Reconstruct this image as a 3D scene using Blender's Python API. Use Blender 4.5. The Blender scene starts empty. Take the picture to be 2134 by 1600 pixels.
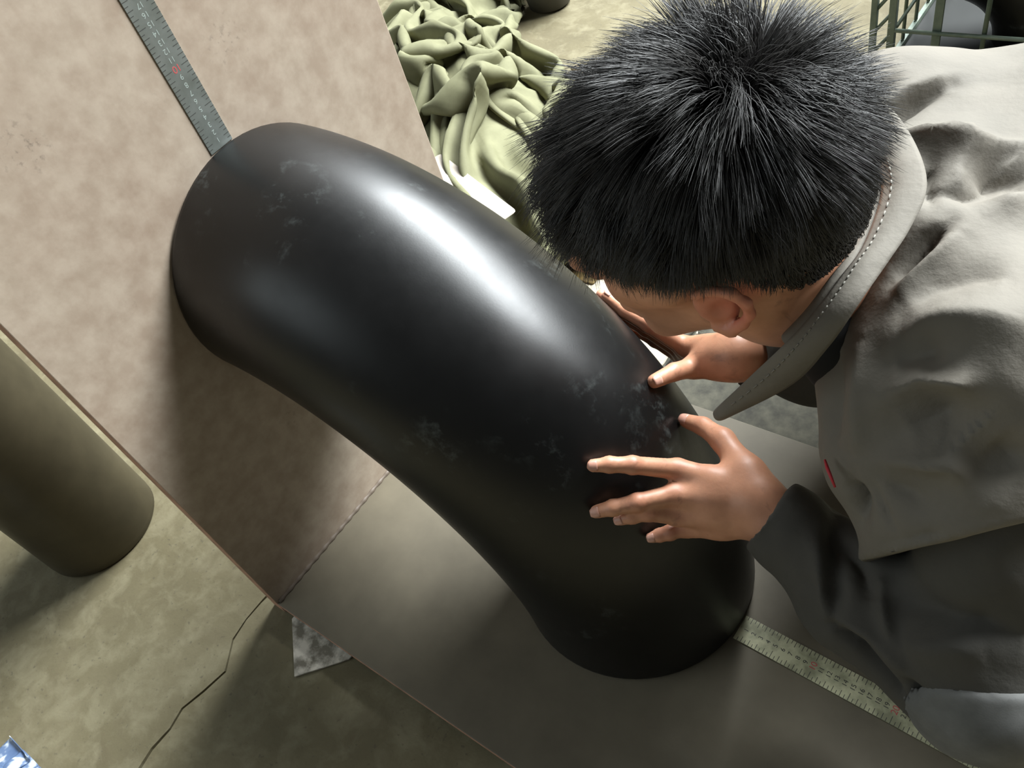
import bpy, bmesh, math, random
import numpy as np
from mathutils import Matrix, Vector

random.seed(7)
RNG = np.random.default_rng(7)
scene = bpy.context.scene
COL = scene.collection

# ------------------------------------------------------------------ camera, light, exposure
CAM = np.array([0.8691, -0.1177, 1.0672])
CR = np.array([[0.79177, 0.56078, -0.24213], [0.30189, -0.70386, -0.64299], [-0.53101, 0.43601, -0.72659]])
cd = bpy.data.cameras.new('camera')
cd.sensor_width = 36.0
cd.lens = 36.0 * 1731.5 / 2134.0
cd.clip_start = 0.02
cam = bpy.data.objects.new('camera', cd)
COL.objects.link(cam)
M = Matrix.Identity(4)
for i in range(3):
    M[i][0], M[i][1], M[i][2], M[i][3] = CR[0][i], -CR[1][i], -CR[2][i], CAM[i]
cam.matrix_world = M
scene.camera = cam

world = bpy.data.worlds.new('world')
scene.world = world
world.use_nodes = True
wb = world.node_tree.nodes['Background']
wb.inputs[0].default_value = (0.95, 1.0, 0.98, 1)
wb.inputs[1].default_value = 0.10


def area(name, loc, target, sx, sy, power, color):
    l = bpy.data.lights.new(name, 'AREA')
    l.shape = 'RECTANGLE'
    l.size, l.size_y, l.energy, l.color = sx, sy, power, color
    o = bpy.data.objects.new(name, l)
    COL.objects.link(o)
    o.location = loc
    o.rotation_euler = (Vector(target) - Vector(loc)).to_track_quat('-Z', 'Y').to_euler()
    return o


area('workshop_window_light', (1.9, 6.6, 6.6), (0.3, 0.3, 0.4), 9.0, 2.8, 4600, (0.93, 0.98, 1.0))
area('opposite_window_light', (-3.0, -2.9, 2.9), (-0.2, 0.0, 0.0), 5.0, 2.6, 84, (0.86, 0.97, 1.0))

vs = scene.view_settings
vs.view_transform = 'Standard'
vs.look = 'None'
vs.gamma = 1.0
vs.exposure = 0.1
vs.use_curve_mapping = False
scene.cycles.use_denoising = True


# ------------------------------------------------------------------ helpers
def lin(r, g, b):
    f = lambda c: (c / 255 / 12.92) if c / 255 <= 0.04045 else ((c / 255 + 0.055) / 1.055) ** 2.4
    return (f(r), f(g), f(b), 1.0)


def nodes_of(name):
    m = bpy.data.materials.new(name)
    m.use_nodes = True
    nt = m.node_tree
    return m, nt, nt.nodes, nt.links, nt.nodes['Principled BSDF']


def noise(nt, coord, scale, detail=6, rough=0.6, dist=0.0):
    n = nt.nodes.new('ShaderNodeTexNoise')
    n.inputs['Scale'].default_value = scale
    n.inputs['Detail'].default_value = detail
    n.inputs['Roughness'].default_value = rough
    n.inputs['Distortion'].default_value = dist
    nt.links.new(coord, n.inputs['Vector'])
    return n.outputs['Fac']


def ramp(nt, fac, stops):
    r = nt.nodes.new('ShaderNodeValToRGB')
    e = r.color_ramp.elements
    while len(e) < len(stops):
        e.new(0.5)
    for k, (p, c) in enumerate(stops):
        e[k].position = p
        e[k].color = c
    nt.links.new(fac, r.inputs[0])
    return r.outputs[0]


def mixc(nt, fac, a, b, mode='MIX'):
    x = nt.nodes.new('ShaderNodeMix')
    x.data_type = 'RGBA'
    x.blend_type = mode
    for sock, v in ((x.inputs[0], fac), (x.inputs[6], a), (x.inputs[7], b)):
        if hasattr(v, 'is_output'):
            nt.links.new(v, sock)
        else:
            sock.default_value = v
    return x.outputs[2]


def bump(nt, bsdf, h, strength, dist=0.002):
    b = nt.nodes.new('ShaderNodeBump')
    b.inputs['Strength'].default_value = strength
    b.inputs['Distance'].default_value = dist
    nt.links.new(h, b.inputs['Height'])
    nt.links.new(b.outputs[0], bsdf.inputs['Normal'])


def objco(nt):
    return nt.nodes.new('ShaderNodeTexCoord').outputs['Object']


BW = lambda v: (v, v, v, 1)


def plain(name, c, c2=None, scale=8, rough=0.7, metal=0.0, bmp=0.0, bscale=60, bdist=0.001, lo=0.35, hi=0.65, spec=0.5):
    m, nt, N, L, b = nodes_of(name)
    co = objco(nt)
    if c2 is None:
        b.inputs['Base Color'].default_value = c
    else:
        L.new(ramp(nt, noise(nt, co, scale), [(lo, c), (hi, c2)]), b.inputs['Base Color'])
    b.inputs['Roughness'].default_value = rough
    b.inputs['Metallic'].default_value = metal
    b.inputs['Specular IOR Level'].default_value = spec
    if bmp:
        bump(nt, b, noise(nt, co, bscale, 8), bmp, bdist)
    return m


def mesh_np(name, V, F, mat, parent=None, smooth=True):
    me = bpy.data.meshes.new(name)
    V = np.ascontiguousarray(V, dtype=np.float32)
    F = np.asarray(F)
    me.vertices.add(len(V))
    me.vertices.foreach_set('co', V.ravel())
    k = F.shape[1]
    me.loops.add(F.size)
    me.loops.foreach_set('vertex_index', F.astype(np.int32).ravel())
    me.polygons.add(len(F))
    me.polygons.foreach_set('loop_start', np.arange(0, F.size, k, dtype=np.int32))
    if smooth:
        me.polygons.foreach_set('use_smooth', np.ones(len(F), dtype=bool))
    me.update(calc_edges=True)
    me.validate()
    me.materials.append(mat)
    o = bpy.data.objects.new(name, me)
    COL.objects.link(o)
    o.parent = parent
    return o


def mesh_bm(name, bm, mat, parent=None, smooth=False, bevel=0.0, seg=2):
    bmesh.ops.recalc_face_normals(bm, faces=bm.faces)
    me = bpy.data.meshes.new(name)
    bm.to_mesh(me)
    bm.free()
    me.materials.append(mat)
    if smooth:
        me.polygons.foreach_set('use_smooth', [True] * len(me.polygons))
    o = bpy.data.objects.new(name, me)
    COL.objects.link(o)
    o.parent = parent
    if bevel:
        md = o.modifiers.new('bevel', 'BEVEL')
        md.width, md.segments, md.limit_method = bevel, seg, 'ANGLE'
    return o


def add_box(bm, lo, hi, mat=None):
    v = [bm.verts.new((x, y, z)) for x in (lo[0], hi[0]) for y in (lo[1], hi[1]) for z in (lo[2], hi[2])]
    if mat is not None:
        for q in v:
            q.co = mat @ q.co
    for f in ((0, 1, 3, 2), (4, 6, 7, 5), (0, 4, 5, 1), (2, 3, 7, 6), (0, 2, 6, 4), (1, 5, 7, 3)):
        bm.faces.new([v[i] for i in f])


def add_tube(bm, pts, rad, n=8, cap=True):
    pts = [Vector(p) for p in pts]
    rads = rad if isinstance(rad, (list, tuple)) else [rad] * len(pts)
    rings = []
    for i, p in enumerate(pts):
        t = (pts[min(i + 1, len(pts) - 1)] - pts[max(i - 1, 0)]).normalized()
        a = t.orthogonal().normalized() if not rings else (pa - t * pa.dot(t)).normalized()
        pa = a
        b = t.cross(a)
        rings.append([bm.verts.new(p + (a * math.cos(2 * math.pi * k / n) + b * math.sin(2 * math.pi * k / n)) * rads[i]) for k in range(n)])
    for A, B in zip(rings, rings[1:]):
        for k in range(n):
            bm.faces.new((A[k], A[(k + 1) % n], B[(k + 1) % n], B[k]))
    if cap:
        bm.faces.new(rings[0][::-1])
        bm.faces.new(rings[-1])


def empty(name, loc=(0, 0, 0)):
    o = bpy.data.objects.new(name, None)
    COL.objects.link(o)
    o.location = loc
    return o


def keep_parent(o, p):
    o.parent = p
    o.matrix_parent_inverse = Matrix.Translation(-Vector(p.location))


def tag(o, label=None, cat=None, group=None, kind=None):
    for k, v in (('label', label), ('category', cat), ('group', group), ('kind', kind)):
        if v:
            o[k] = v
    return o


# ---- value noise for shapes
_perm = RNG.permutation(512)


def vnoise(P):
    P = np.asarray(P, float)
    i = np.floor(P).astype(int)
    f = P - i
    u = f * f * (3 - 2 * f)
    out = 0
    for dx in (0, 1):
        for dy in (0, 1):
            for dz in (0, 1):
                h = _perm[(_perm[(_perm[(i[:, 0] + dx) % 512] + i[:, 1] + dy) % 512] + i[:, 2] + dz) % 512] / 255.5 - 1
                out = out + h * (u[:, 0] if dx else 1 - u[:, 0]) * (u[:, 1] if dy else 1 - u[:, 1]) * (u[:, 2] if dz else 1 - u[:, 2])
    return out


# ---- smooth solid modelling: a list of blended primitives, turned into one continuous skin
V3 = lambda *a: np.array(a, float)


def p_cap(a, b, ra, rb=None):
    a, b = np.array(a, float), np.array(b, float)
    rb = ra if rb is None else rb
    d = b - a
    L = d @ d + 1e-12

    def fn(P):
        t = np.clip((P - a) @ d / L, 0, 1)
        return np.linalg.norm(P - a - t[:, None] * d, axis=1) - (ra + (rb - ra) * t)
    return fn


def p_ell(c, r, fr=None):
    c, r = np.array(c, float), np.array(r, float)
    fr = np.eye(3) if fr is None else fr

    def fn(P):
        q = (P - c) @ fr
        k0 = np.linalg.norm(q / r, axis=1)
        k1 = np.linalg.norm(q / r ** 2, axis=1) + 1e-9
        return k0 * (k0 - 1) / k1
    return fn


def p_chain(pts, rads, k=0.003):
    caps = [p_cap(pts[i], pts[i + 1], rads[i], rads[i + 1]) for i in range(len(pts) - 1)]

    def fn(P):
        d = caps[0](P)
        for c in caps[1:]:
            d = smin(d, c(P), k)
        return d
    return fn


def p_plane(p, n):
    p, n = np.array(p, float), np.array(n, float)
    n = n / np.linalg.norm(n)
    return lambda P: (P - p) @ n


def smin(a, b, k):
    if k <= 0:
        return np.minimum(a, b)
    h = np.maximum(k - np.abs(a - b), 0) / k
    return np.minimum(a, b) - h * h * k * 0.25


def sdf_eval(ops, P):
    d = None
    for op, fn, k in ops:
        x = fn(P)
        if op == 'u':
            d = x if d is None else smin(d, x, k)
        elif op == 's':
            d = -smin(-d, x, k)
        else:
            d = -smin(-d, -x, k)
    return d


def skin(ops, lo, hi, vox):
    """surface nets over the blended primitives"""
    lo = np.array(lo, float)
    hi = np.array(hi, float)
    nb = np.ceil((hi - lo) / (8 * vox)).astype(int)
    n = nb * 8
    half = 4 * vox * math.sqrt(3)
    g = np.stack(np.meshgrid(*[np.arange(k) for k in nb], indexing='ij'), -1).reshape(-1, 3)
    cen = lo + (g * 8 + 3.5) * vox
    dist = [fn(cen) for _, fn, _ in ops]
    dc = sdf_eval(ops, cen)
    grid = np.ones(n, np.float32)
    off = np.stack(np.meshgrid(*[np.arange(8)] * 3, indexing='ij'), -1).reshape(-1, 3)
    act = np.abs(dc) < half + 0.012
    for bi in np.nonzero(~act & (dc < 0))[0]:
        x, y, z = g[bi] * 8
        grid[x:x + 8, y:y + 8, z:z + 8] = -1
    for bi in np.nonzero(act)[0]:
        x, y, z = g[bi] * 8
        P = lo + (g[bi] * 8 + off) * vox
        sub = []
        um = min(dist[j][bi] for j, o in enumerate(ops) if o[0] == 'u')
        for j, o in enumerate(ops):
            dj = dist[j][bi]
            if o[0] == 'u' and dj - half > um + half + o[2] + 0.01:
                continue
            if o[0] == 's' and dj > half + o[2] + 0.02:
                continue
            sub.append(o)
        grid[x:x + 8, y:y + 8, z:z + 8] = sdf_eval(sub, P).reshape(8, 8, 8)
    ins = grid < 0
    cnt = np.zeros(n - 1, np.int8)
    for dx in (0, 1):
        for dy in (0, 1):
            for dz in (0, 1):
                cnt += ins[dx:n[0] - 1 + dx, dy:n[1] - 1 + dy, dz:n[2] - 1 + dz]
    cells = np.argwhere((cnt > 0) & (cnt < 8))
    idx = -np.ones(n - 1, np.int32)
    idx[tuple(cells.T)] = np.arange(len(cells))
    acc = np.zeros((len(cells), 3))
    num = np.zeros(len(cells))
    C8 = np.array([(a, b, c) for a in (0, 1) for b in (0, 1) for c in (0, 1)])
    val = np.stack([grid[tuple((cells + c).T)] for c in C8], 1)
    for i in range(8):
        for j in range(i + 1, 8):
            if np.abs(C8[i] - C8[j]).sum() == 1:
                a, b = val[:, i], val[:, j]
                m = (a < 0) != (b < 0)
                t = np.where(m, a / np.where(m, a - b, 1), 0)
                acc += np.where(m[:, None], C8[i] + t[:, None] * (C8[j] - C8[i]), 0)
                num += m
    V = lo + (cells + acc / num[:, None]) * vox
    Q = []
    for ax in range(3):
        u, v = (ax + 1) % 3, (ax + 2) % 3
        sl = [slice(None)] * 3
        sh = [slice(None)] * 3
        sl[ax] = slice(0, -1)
        sh[ax] = slice(1, None)
        A, B = ins[tuple(sl)], ins[tuple(sh)]
        e = np.argwhere(A != B)
        e = e[(e[:, u] > 0) & (e[:, v] > 0) & (e[:, u] < n[u] - 1) & (e[:, v] < n[v] - 1)]
        du, dv = np.eye(3, dtype=int)[u], np.eye(3, dtype=int)[v]
        q = np.stack([idx[tuple((e - du - dv).T)], idx[tuple((e - dv).T)], idx[tuple(e.T)], idx[tuple((e - du).T)]], 1)
        fl = ~A[tuple(e.T)]
        q[fl] = q[fl][:, ::-1]
        Q.append(q)
    Q = np.concatenate(Q)
    Q = Q[(Q >= 0).all(1)]
    return V, Q


def vnormals(V, Q):
    nn = np.cross(V[Q[:, 2]] - V[Q[:, 0]], V[Q[:, 3]] - V[Q[:, 1]])
    out = np.zeros_like(V)
    for k in range(4):
        np.add.at(out, Q[:, k], nn)
    return out / (np.linalg.norm(out, axis=1)[:, None] + 1e-12)


def stroke_disp(V, N, strokes):
    """press folds into a skin: each stroke is a polyline with a width and a height"""
    off = np.zeros(len(V))
    for pts, w, h in strokes:
        pts = np.array(pts, float)
        best = np.full(len(V), 1e9)
        tt = np.zeros(len(V))
        box = (V > pts.min(0) - 4 * w).all(1) & (V < pts.max(0) + 4 * w).all(1)
        id_ = np.nonzero(box)[0]
        P = V[id_]
        b = np.full(len(id_), 1e9)
        t_ = np.zeros(len(id_))
        ns = len(pts) - 1
        for i in range(ns):
            d = pts[i + 1] - pts[i]
            t = np.clip((P - pts[i]) @ d / (d @ d + 1e-12), 0, 1)
            q = np.linalg.norm(P - pts[i] - t[:, None] * d, axis=1)
            m = q < b
            b[m] = q[m]
            t_[m] = (i + t[m]) / ns
        env = np.sin(np.pi * np.clip(t_, 0.04, 0.96)) ** 0.6
        off[id_] += h * env * np.exp(-(b / w) ** 1.35)
    return V + N * off[:, None]


def color_attr(o, colors):
    a = o.data.color_attributes.new('Tint', 'FLOAT_COLOR', 'POINT')
    c = np.ones((len(colors), 4), np.float32)
    c[:, :3] = colors
    a.data.foreach_set('color', c.ravel())


# ------------------------------------------------------------------ materials of the setting
def m_concrete():
    m, nt, N, L, b = nodes_of('concrete')
    co = objco(nt)
    base = ramp(nt, noise(nt, co, 3.2, 8, 0.65), [(0.3, lin(88, 80, 57)), (0.5, lin(101, 93, 68)), (0.72, lin(116, 108, 83))])
    patch = ramp(nt, noise(nt, co, 22, 5, 0.6, 0.4), [(0.46, BW(0)), (0.72, BW(0.75))])
    c = mixc(nt, patch, base, lin(128, 121, 96))
    stain = ramp(nt, noise(nt, co, 5.5, 6, 0.7, 0.6), [(0.5, BW(0)), (0.75, BW(0.5))])
    c = mixc(nt, stain, c, lin(84, 74, 54))
    spk = ramp(nt, noise(nt, co, 140, 3, 0.5), [(0.64, BW(0)), (0.72, BW(0.6))])
    c = mixc(nt, spk, c, lin(80, 74, 58))
    L.new(c, b.inputs['Base Color'])
    b.inputs['Roughness'].default_value = 0.82
    bump(nt, b, noise(nt, co, 60, 8), 0.35, 0.003)
    return m


def m_steel_plate():
    m, nt, N, L, b = nodes_of('rusted_plate')
    co = objco(nt)
    base = ramp(nt, noise(nt, co, 3.2, 9, 0.68), [(0.28, lin(150, 132, 115)), (0.5, lin(166, 152, 135)), (0.72, lin(180, 169, 152))])
    fine = ramp(nt, noise(nt, co, 34, 5, 0.6), [(0.35, lin(138, 116, 100)), (0.65, lin(192, 176, 160))])
    c = mixc(nt, 0.3, base, fine)
    sm = nt.nodes.new('ShaderNodeTexVoronoi')
    sm.inputs['Scale'].default_value = 5.5
    sm.inputs['Randomness'].default_value = 1.0
    L.new(co, sm.inputs['Vector'])
    near = ramp(nt, sm.outputs['Distance'], [(0.0, BW(1)), (0.22, BW(0))])
    grit = ramp(nt, noise(nt, co, 130, 4, 0.6), [(0.56, BW(0)), (0.66, BW(0.8))])
    c = mixc(nt, mixc(nt, 1.0, near, grit, 'MULTIPLY'), c, lin(72, 64, 58))
    L.new(c, b.inputs['Base Color'])
    b.inputs['Roughness'].default_value = 0.55
    b.inputs['Specular IOR Level'].default_value = 0.3
    bump(nt, b, noise(nt, co, 90, 6), 0.12, 0.001)
    return m


MAT_CONC = m_concrete()
MAT_PLATE = m_steel_plate()
MAT_BASE = plain('greyed_plate', lin(92, 85, 70), lin(109, 101, 84), 6, 0.66, 0.0, 0.1, 80)
MAT_EDGE = plain('rusty_cut_edge', lin(140, 104, 84), lin(186, 142, 116), 40, 0.7, 0, 0.2, 120)
FZ = -0.030


# ------------------------------------------------------------------ floor, with its crack as a real groove
def build_floor():
    bm = bmesh.new()
    line = [(-0.6, -3.5), (-0.1, -1.6), (-0.06, -0.8), (-0.044, -0.372), (-0.026, -0.287), (-0.034, -0.196), (-0.029, -0.16), (-0.017, -0.119), (-0.045, -0.074),
            (-0.056, -0.043), (-0.05, 0.02), (0.02, 0.10), (0.1, 0.25), (0.5, 0.3), (1.1, 0.36), (2.2, 0.6), (4.0, 1.0)]
    pts = []
    for (a, b) in zip(line, line[1:]):
        a, b = Vector((*a, 0)), Vector((*b, 0))
        k = max(1, int((b - a).length / 0.03))
        for i in range(k):
            p = a.lerp(b, i / k)
            j = 0.003
            pts.append(p + Vector((random.uniform(-j, j), random.uniform(-j, j), 0)))
    pts.append(Vector((*line[-1], 0)))
    up, dn, bt = [], [], []
    for i, p in enumerate(pts):
        w = random.uniform(0.0010, 0.0030)
        t = pts[min(i + 3, len(pts) - 1)] - pts[max(i - 3, 0)]
        n = Vector((-t.y, t.x, 0)).normalized()
        up.append(bm.verts.new((p + n * w) + Vector((0, 0, FZ))))
        dn.append(bm.verts.new((p - n * w) + Vector((0, 0, FZ))))
        bt.append(bm.verts.new(p + Vector((0, 0, FZ - 0.012))))
    for i in range(len(pts) - 1):
        bm.faces.new((up[i], bt[i], bt[i + 1], up[i + 1]))
        bm.faces.new((bt[i], dn[i], dn[i + 1], bt[i + 1]))
    a = [bm.verts.new((x, y, FZ)) for x, y in ((4.0, 8.0), (-6.0, 8.0), (-6.0, -3.5))]
    b = [bm.verts.new((x, y, FZ)) for x, y in ((4.0, -3.5),)]
    f1 = bm.faces.new(up + a)
    f2 = bm.faces.new(dn + b)
    bmesh.ops.triangulate(bm, faces=[f1, f2])
    for f in bm.faces:
        f.normal_update()
        if f.normal.z < 0:
            f.normal_flip()
    me = bpy.data.meshes.new('floor')
    bm.to_mesh(me)
    bm.free()
    me.materials.append(MAT_CONC)
    o = bpy.data.objects.new('floor', me)
    COL.objects.link(o)
    tag(o, 'worn olive grey concrete workshop floor with a long crack', kind='structure')


build_floor()

# ------------------------------------------------------------------ angle plate: upright and base
PW = 0.612
ap = empty('angle_plate', (0, 0, FZ))
tag(ap, 'rust brown steel angle plate with upright sheet and flat base under black elbow', 'steel plate')


def plate(name, lo, hi, mat, wav=0.0):
    bm = bmesh.new()
    add_box(bm, lo, hi)
    o = mesh_bm(name, bm, mat, None, bevel=0.0012)
    o.data.materials.append(MAT_EDGE)
    for f in o.data.polygons:
        if abs(f.normal.y) > 0.9:
            f.material_index = 1
    keep_parent(o, ap)
    return o


plate('upright_plate', (-0.028, 0.0, FZ), (0.0, PW, 1.00), MAT_PLATE)
plate('base_plate', (0.0, 0.0, -0.011), (1.05, PW - 0.004, 0.0), MAT_BASE)
for y in (0.11, 0.46):
    o = plate('support_bar', (0.01, y, FZ), (1.0, y + 0.05, -0.011), MAT_BASE)
# weld bead along the crease
bm = bmesh.new()
yy = np.linspace(0.004, PW - 0.01, 90)
add_tube(bm, [(0.001, y, 0.001) for y in yy], [0.004 + 0.0012 * math.sin(i * 2.1) for i in range(len(yy))], 8)
o = mesh_bm('weld_bead', bm, plain('weld', lin(104, 92, 80), None, rough=0.5), None, True)
keep_parent(o, ap)

# ------------------------------------------------------------------ black pipe elbow
ER, EB, EY, EW = 0.1625, 0.460, 0.3122, 0.012


def m_black_paint():
    m, nt, N, L, b = nodes_of('black_paint')
    co = objco(nt)
    sc = ramp(nt, noise(nt, co, 9, 7, 0.62, 0.5), [(0.54, BW(0)), (0.70, BW(0.6))])
    sp = ramp(nt, noise(nt, co, 42, 6, 0.7), [(0.52, BW(0)), (0.72, BW(0.55))])
    dust = mixc(nt, 1.0, sc, sp, 'MULTIPLY')
    c = mixc(nt, dust, lin(10, 10, 10), lin(120, 128, 126))
    L.new(c, b.inputs['Base Color'])
    L.new(ramp(nt, noise(nt, co, 14, 5), [(0.3, BW(0.33)), (0.7, BW(0.41))]), b.inputs['Roughness'])
    b.inputs['Specular IOR Level'].default_value = 0.42
    bump(nt, b, noise(nt, co, 420, 3), 0.05, 0.0006)
    return m


def elbow_mesh(name, R, B, W, mat, na=64, nt_=72):
    """a quarter bend of thick walled pipe with chamfered ends, bend centre at the origin, in the XZ plane"""
    ch = W * 0.3
    prof = [(0.0, -W, 0), (0, -ch, 0), (ch, 0, 0)]
    arcs = [(None, a) for a in np.linspace(0, math.pi / 2, na)]
    rings = []
    da = ch / B

    def ring(a, r):
        return [((B + r * math.cos(t)) * math.sin(a), r * math.sin(t), (B + r * math.cos(t)) * math.cos(a)) for t in np.linspace(0, 2 * math.pi, nt_, endpoint=False)]
    seq = [(0, R - W), (0, R - ch), (da, R)] + [(a, R) for a in np.linspace(da * 2, math.pi / 2 - 2 * da, na)] + [(math.pi / 2 - da, R), (math.pi / 2, R - ch), (math.pi / 2, R - W)]
    seq += [(a, R - W) for a in np.linspace(math.pi / 2, 0, na // 2)[1:-1]]
    V = np.array([ring(a, r) for a, r in seq]).reshape(-1, 3)
    n = len(seq)
    F = []
    for i in range(n):
        for k in range(nt_):
            k2 = (k + 1) % nt_
            F.append((i * nt_ + k, ((i + 1) % n) * nt_ + k, ((i + 1) % n) * nt_ + k2, i * nt_ + k2))
    return mesh_np(name, V, np.array(F), mat)


MAT_BLACK = m_black_paint()
el = elbow_mesh('pipe_elbow', ER, EB, EW, MAT_BLACK)
el.location = (0.0006, EY, 0.0006)
tag(el, 'large glossy black painted steel pipe elbow standing in the corner of the plates', 'pipe elbow')

# ------------------------------------------------------------------ steel rulers
MAT_STEEL = plain('ruler_steel', lin(120, 126, 120), lin(140, 146, 142), 30, 0.36, 0.55, 0.05, 200, 0.0004)
MAT_TICK = plain('ruler_ink', lin(58, 58, 54), None, rough=0.6)
MAT_PALE = plain('ruler_pale_ink', lin(152, 162, 156), None, rough=0.5)
MAT_RED = plain('ruler_red', lin(190, 84, 84), None, rough=0.5)
MAT_WORN = plain('ruler_worn', lin(140, 140, 112), lin(206, 204, 168), 24, 0.55, 0.0, 0.1, 120, 0.0005, 0.4, 0.62)


def text_mesh(txt, size):
    cu = bpy.data.curves.new('num', 'FONT')
    cu.body, cu.size, cu.align_x, cu.align_y, cu.extrude = txt, size, 'CENTER', 'CENTER', 0.00008
    o = bpy.data.objects.new('num', cu)
    COL.objects.link(o)
    bpy.context.view_layer.update()
    me = bpy.data.meshes.new_from_object(o.evaluated_get(bpy.context.evaluated_depsgraph_get()))
    bpy.data.objects.remove(o)
    return me


def ruler(name, length, width, mat, ink, label, first, numink=None):
    """along local +X from 0, width along Y, face up +Z"""
    root = empty(name)
    bm = bmesh.new()
    add_box(bm, (0, -width / 2, 0), (length, width / 2, 0.0012))
    mesh_bm('blade', bm, mat, root, bevel=0.0003)
    bm = bmesh.new()
    n = int(length / 0.005)
    for i in range(1, n):
        h = 0.010 if i % 10 == 0 else 0.008 if i % 2 == 0 else 0.005
        for s in (-1, 1):
            y0, y1 = s * width / 2, s * (width / 2 - h)
            add_box(bm, (i * 0.005 - 0.00035, min(y0, y1), 0.0012), (i * 0.005 + 0.00035, max(y0, y1), 0.00128))
    tag(mesh_bm('graduation_marks', bm, ink, root), kind='stuff')
    for i in range(1, int(length / 0.01)):
        v = first + i
        red = v % 10 == 0
        me = text_mesh(str(v), 0.011 if red else 0.0085)
        me.materials.append(MAT_RED if red else (numink or ink))
        o = bpy.data.objects.new('numeral', me)
        COL.objects.link(o)
        o.parent = root
        o.location = (i * 0.01, 0, 0.00125)
        o.rotation_euler = (0, 0, math.pi / 2)
    tag(root, label, 'ruler')
    return root


r1 = ruler('steel_ruler', 0.37, 0.034, MAT_STEEL, MAT_TICK, 'grey steel ruler standing up the rust brown upright plate above the elbow', 0, MAT_PALE)
r1.matrix_world = Matrix(((0, 0, 1, 0.0002), (0, 1, 0, 0.311), (-1, 0, 0, 0.0), (0, 0, 0, 1))) if False else Matrix(((0, 0, 1, 0.0002), (0, -1, 0, 0.311), (1, 0, 0, 0.6215), (0, 0, 0, 1)))
r2 = ruler('worn_ruler', 0.40, 0.036, MAT_WORN, MAT_TICK, 'worn pale ruler lying on the base plate beside the elbow foot', 0)
r2.location = (0.6235, 0.300, 0.0002)
r2.rotation_euler = (0, 0, math.radians(-2.5))

# ------------------------------------------------------------------ standing pipe on the left
bm = bmesh.new()
pr, ph = 0.106, 0.86
prof = [(pr - 0.01, 0.0), (pr - 0.004, 0.0), (pr - 0.001, 0.004), (pr - 0.002, 0.011), (pr, 0.016), (pr, ph - 0.003), (pr - 0.003, ph), (pr - 0.01, ph)]
n = 72
rings = [[bm.verts.new((r * math.cos(2 * math.pi * k / n), r * math.sin(2 * math.pi * k / n), z)) for k in range(n)] for r, z in prof]
for i in range(len(rings)):
    A, B = rings[i], rings[(i + 1) % len(rings)]
    for k in range(n):
        bm.faces.new((A[k], A[(k + 1) % n], B[(k + 1) % n], B[k]))
sp = mesh_bm('standing_pipe', bm, plain('old_pipe', lin(62, 56, 41), lin(80, 73, 55), 7, 0.5, 0.25, 0.15, 60), None, True)
sp.location = (-0.462, -0.058, FZ)
tag(sp, 'tall olive brown steel pipe standing on the concrete left of the plate', 'pipe')


# ------------------------------------------------------------------ crumpled sheets (folded by a small spring solver)
def crumple(nx, ny, sp, squeeze, steps, seed, amp=0.03, grav=0.0009, mound=None, stiff=0.15, walls=False, fr=(5, 5)):
    r = np.random.default_rng(seed)
    x, y = np.meshgrid(np.arange(nx) * sp, np.arange(ny) * sp, indexing='ij')
    P = np.stack([x - x.mean(), y - y.mean(), np.zeros_like(x)], -1)
    q = P.reshape(-1, 3)
    P[..., 2] = (amp * (vnoise(np.c_[q[:, :2] * fr + seed, q[:, 2]]) + 0.6 * vnoise(np.c_[q[:, :2] * fr * np.array([2.6, 2.6]) + seed, q[:, 2]])) + amp * 1.2).reshape(nx, ny)
    wobx = vnoise(np.c_[q[:, 1] * 6, q[:, 1] * 0 + seed, q[:, 2] * 0 + 0.5]).reshape(nx, ny)
    woby = vnoise(np.c_[q[:, 0] * 3, q[:, 1] * 0 + seed, q[:, 2] * 0 + 7.5]).reshape(nx, ny)
    Q = P.copy()
    sx, sy = squeeze[0] ** (1 / steps), squeeze[1] ** (1 / steps)
    cons = []
    for (dx, dy, k, push) in ((1, 0, 1.0, True), (0, 1, 1.0, True), (1, 1, 0.6, True), (1, -1, 0.6, True), (2, 0, stiff, True), (0, 2, stiff, True)):
        L = sp * math.hypot(dx, dy)
        for par in (0, 1):
            a = [slice(None), slice(None)]
            ix = np.arange(0, nx - dx)
            iy = np.arange(max(0, -dy), ny - max(0, dy))
            if dx:
                ix = ix[(ix // dx) % 2 == par]
            else:
                iy = iy[(iy // dy) % 2 == par]
            if len(ix) and len(iy):
                A = np.ix_(ix, iy)
                B = np.ix_(ix + dx, iy + dy)
                cons.append((A, B, L, k))
    for s in range(steps):
        v = (P - Q) * 0.88
        Q = P.copy()
        P = P + v
        Q[..., 0] *= sx
        Q[..., 1] *= sy
        P[..., 2] -= grav
        P[..., 0] *= sx
        P[..., 1] *= sy
        for _ in range(3):
            for A, B, L, k in cons:
                d = P[B] - P[A]
                l = np.sqrt((d * d).sum(-1, keepdims=True)) + 1e-9
                c = d * (0.5 * k * (l - L) / l)
                P[A] += c
                P[B] -= c
            base = 0.0 if mound is None else mound(P[..., 0], P[..., 1])
            P[..., 2] = np.maximum(P[..., 2], base)
        if walls:
            g = (s + 1) / steps
            hx = nx * sp / 2 * (1 - g * (1 - squeeze[0])) * (1 + 0.10 * wobx)
            hy = ny * sp / 2 * (1 - g * (1 - squeeze[1])) * (1 + 0.30 * woby)
            P[..., 0] = np.clip(P[..., 0], -hx, hx)
            P[..., 1] = np.clip(P[..., 1], -hy, hy)
    return P


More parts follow.
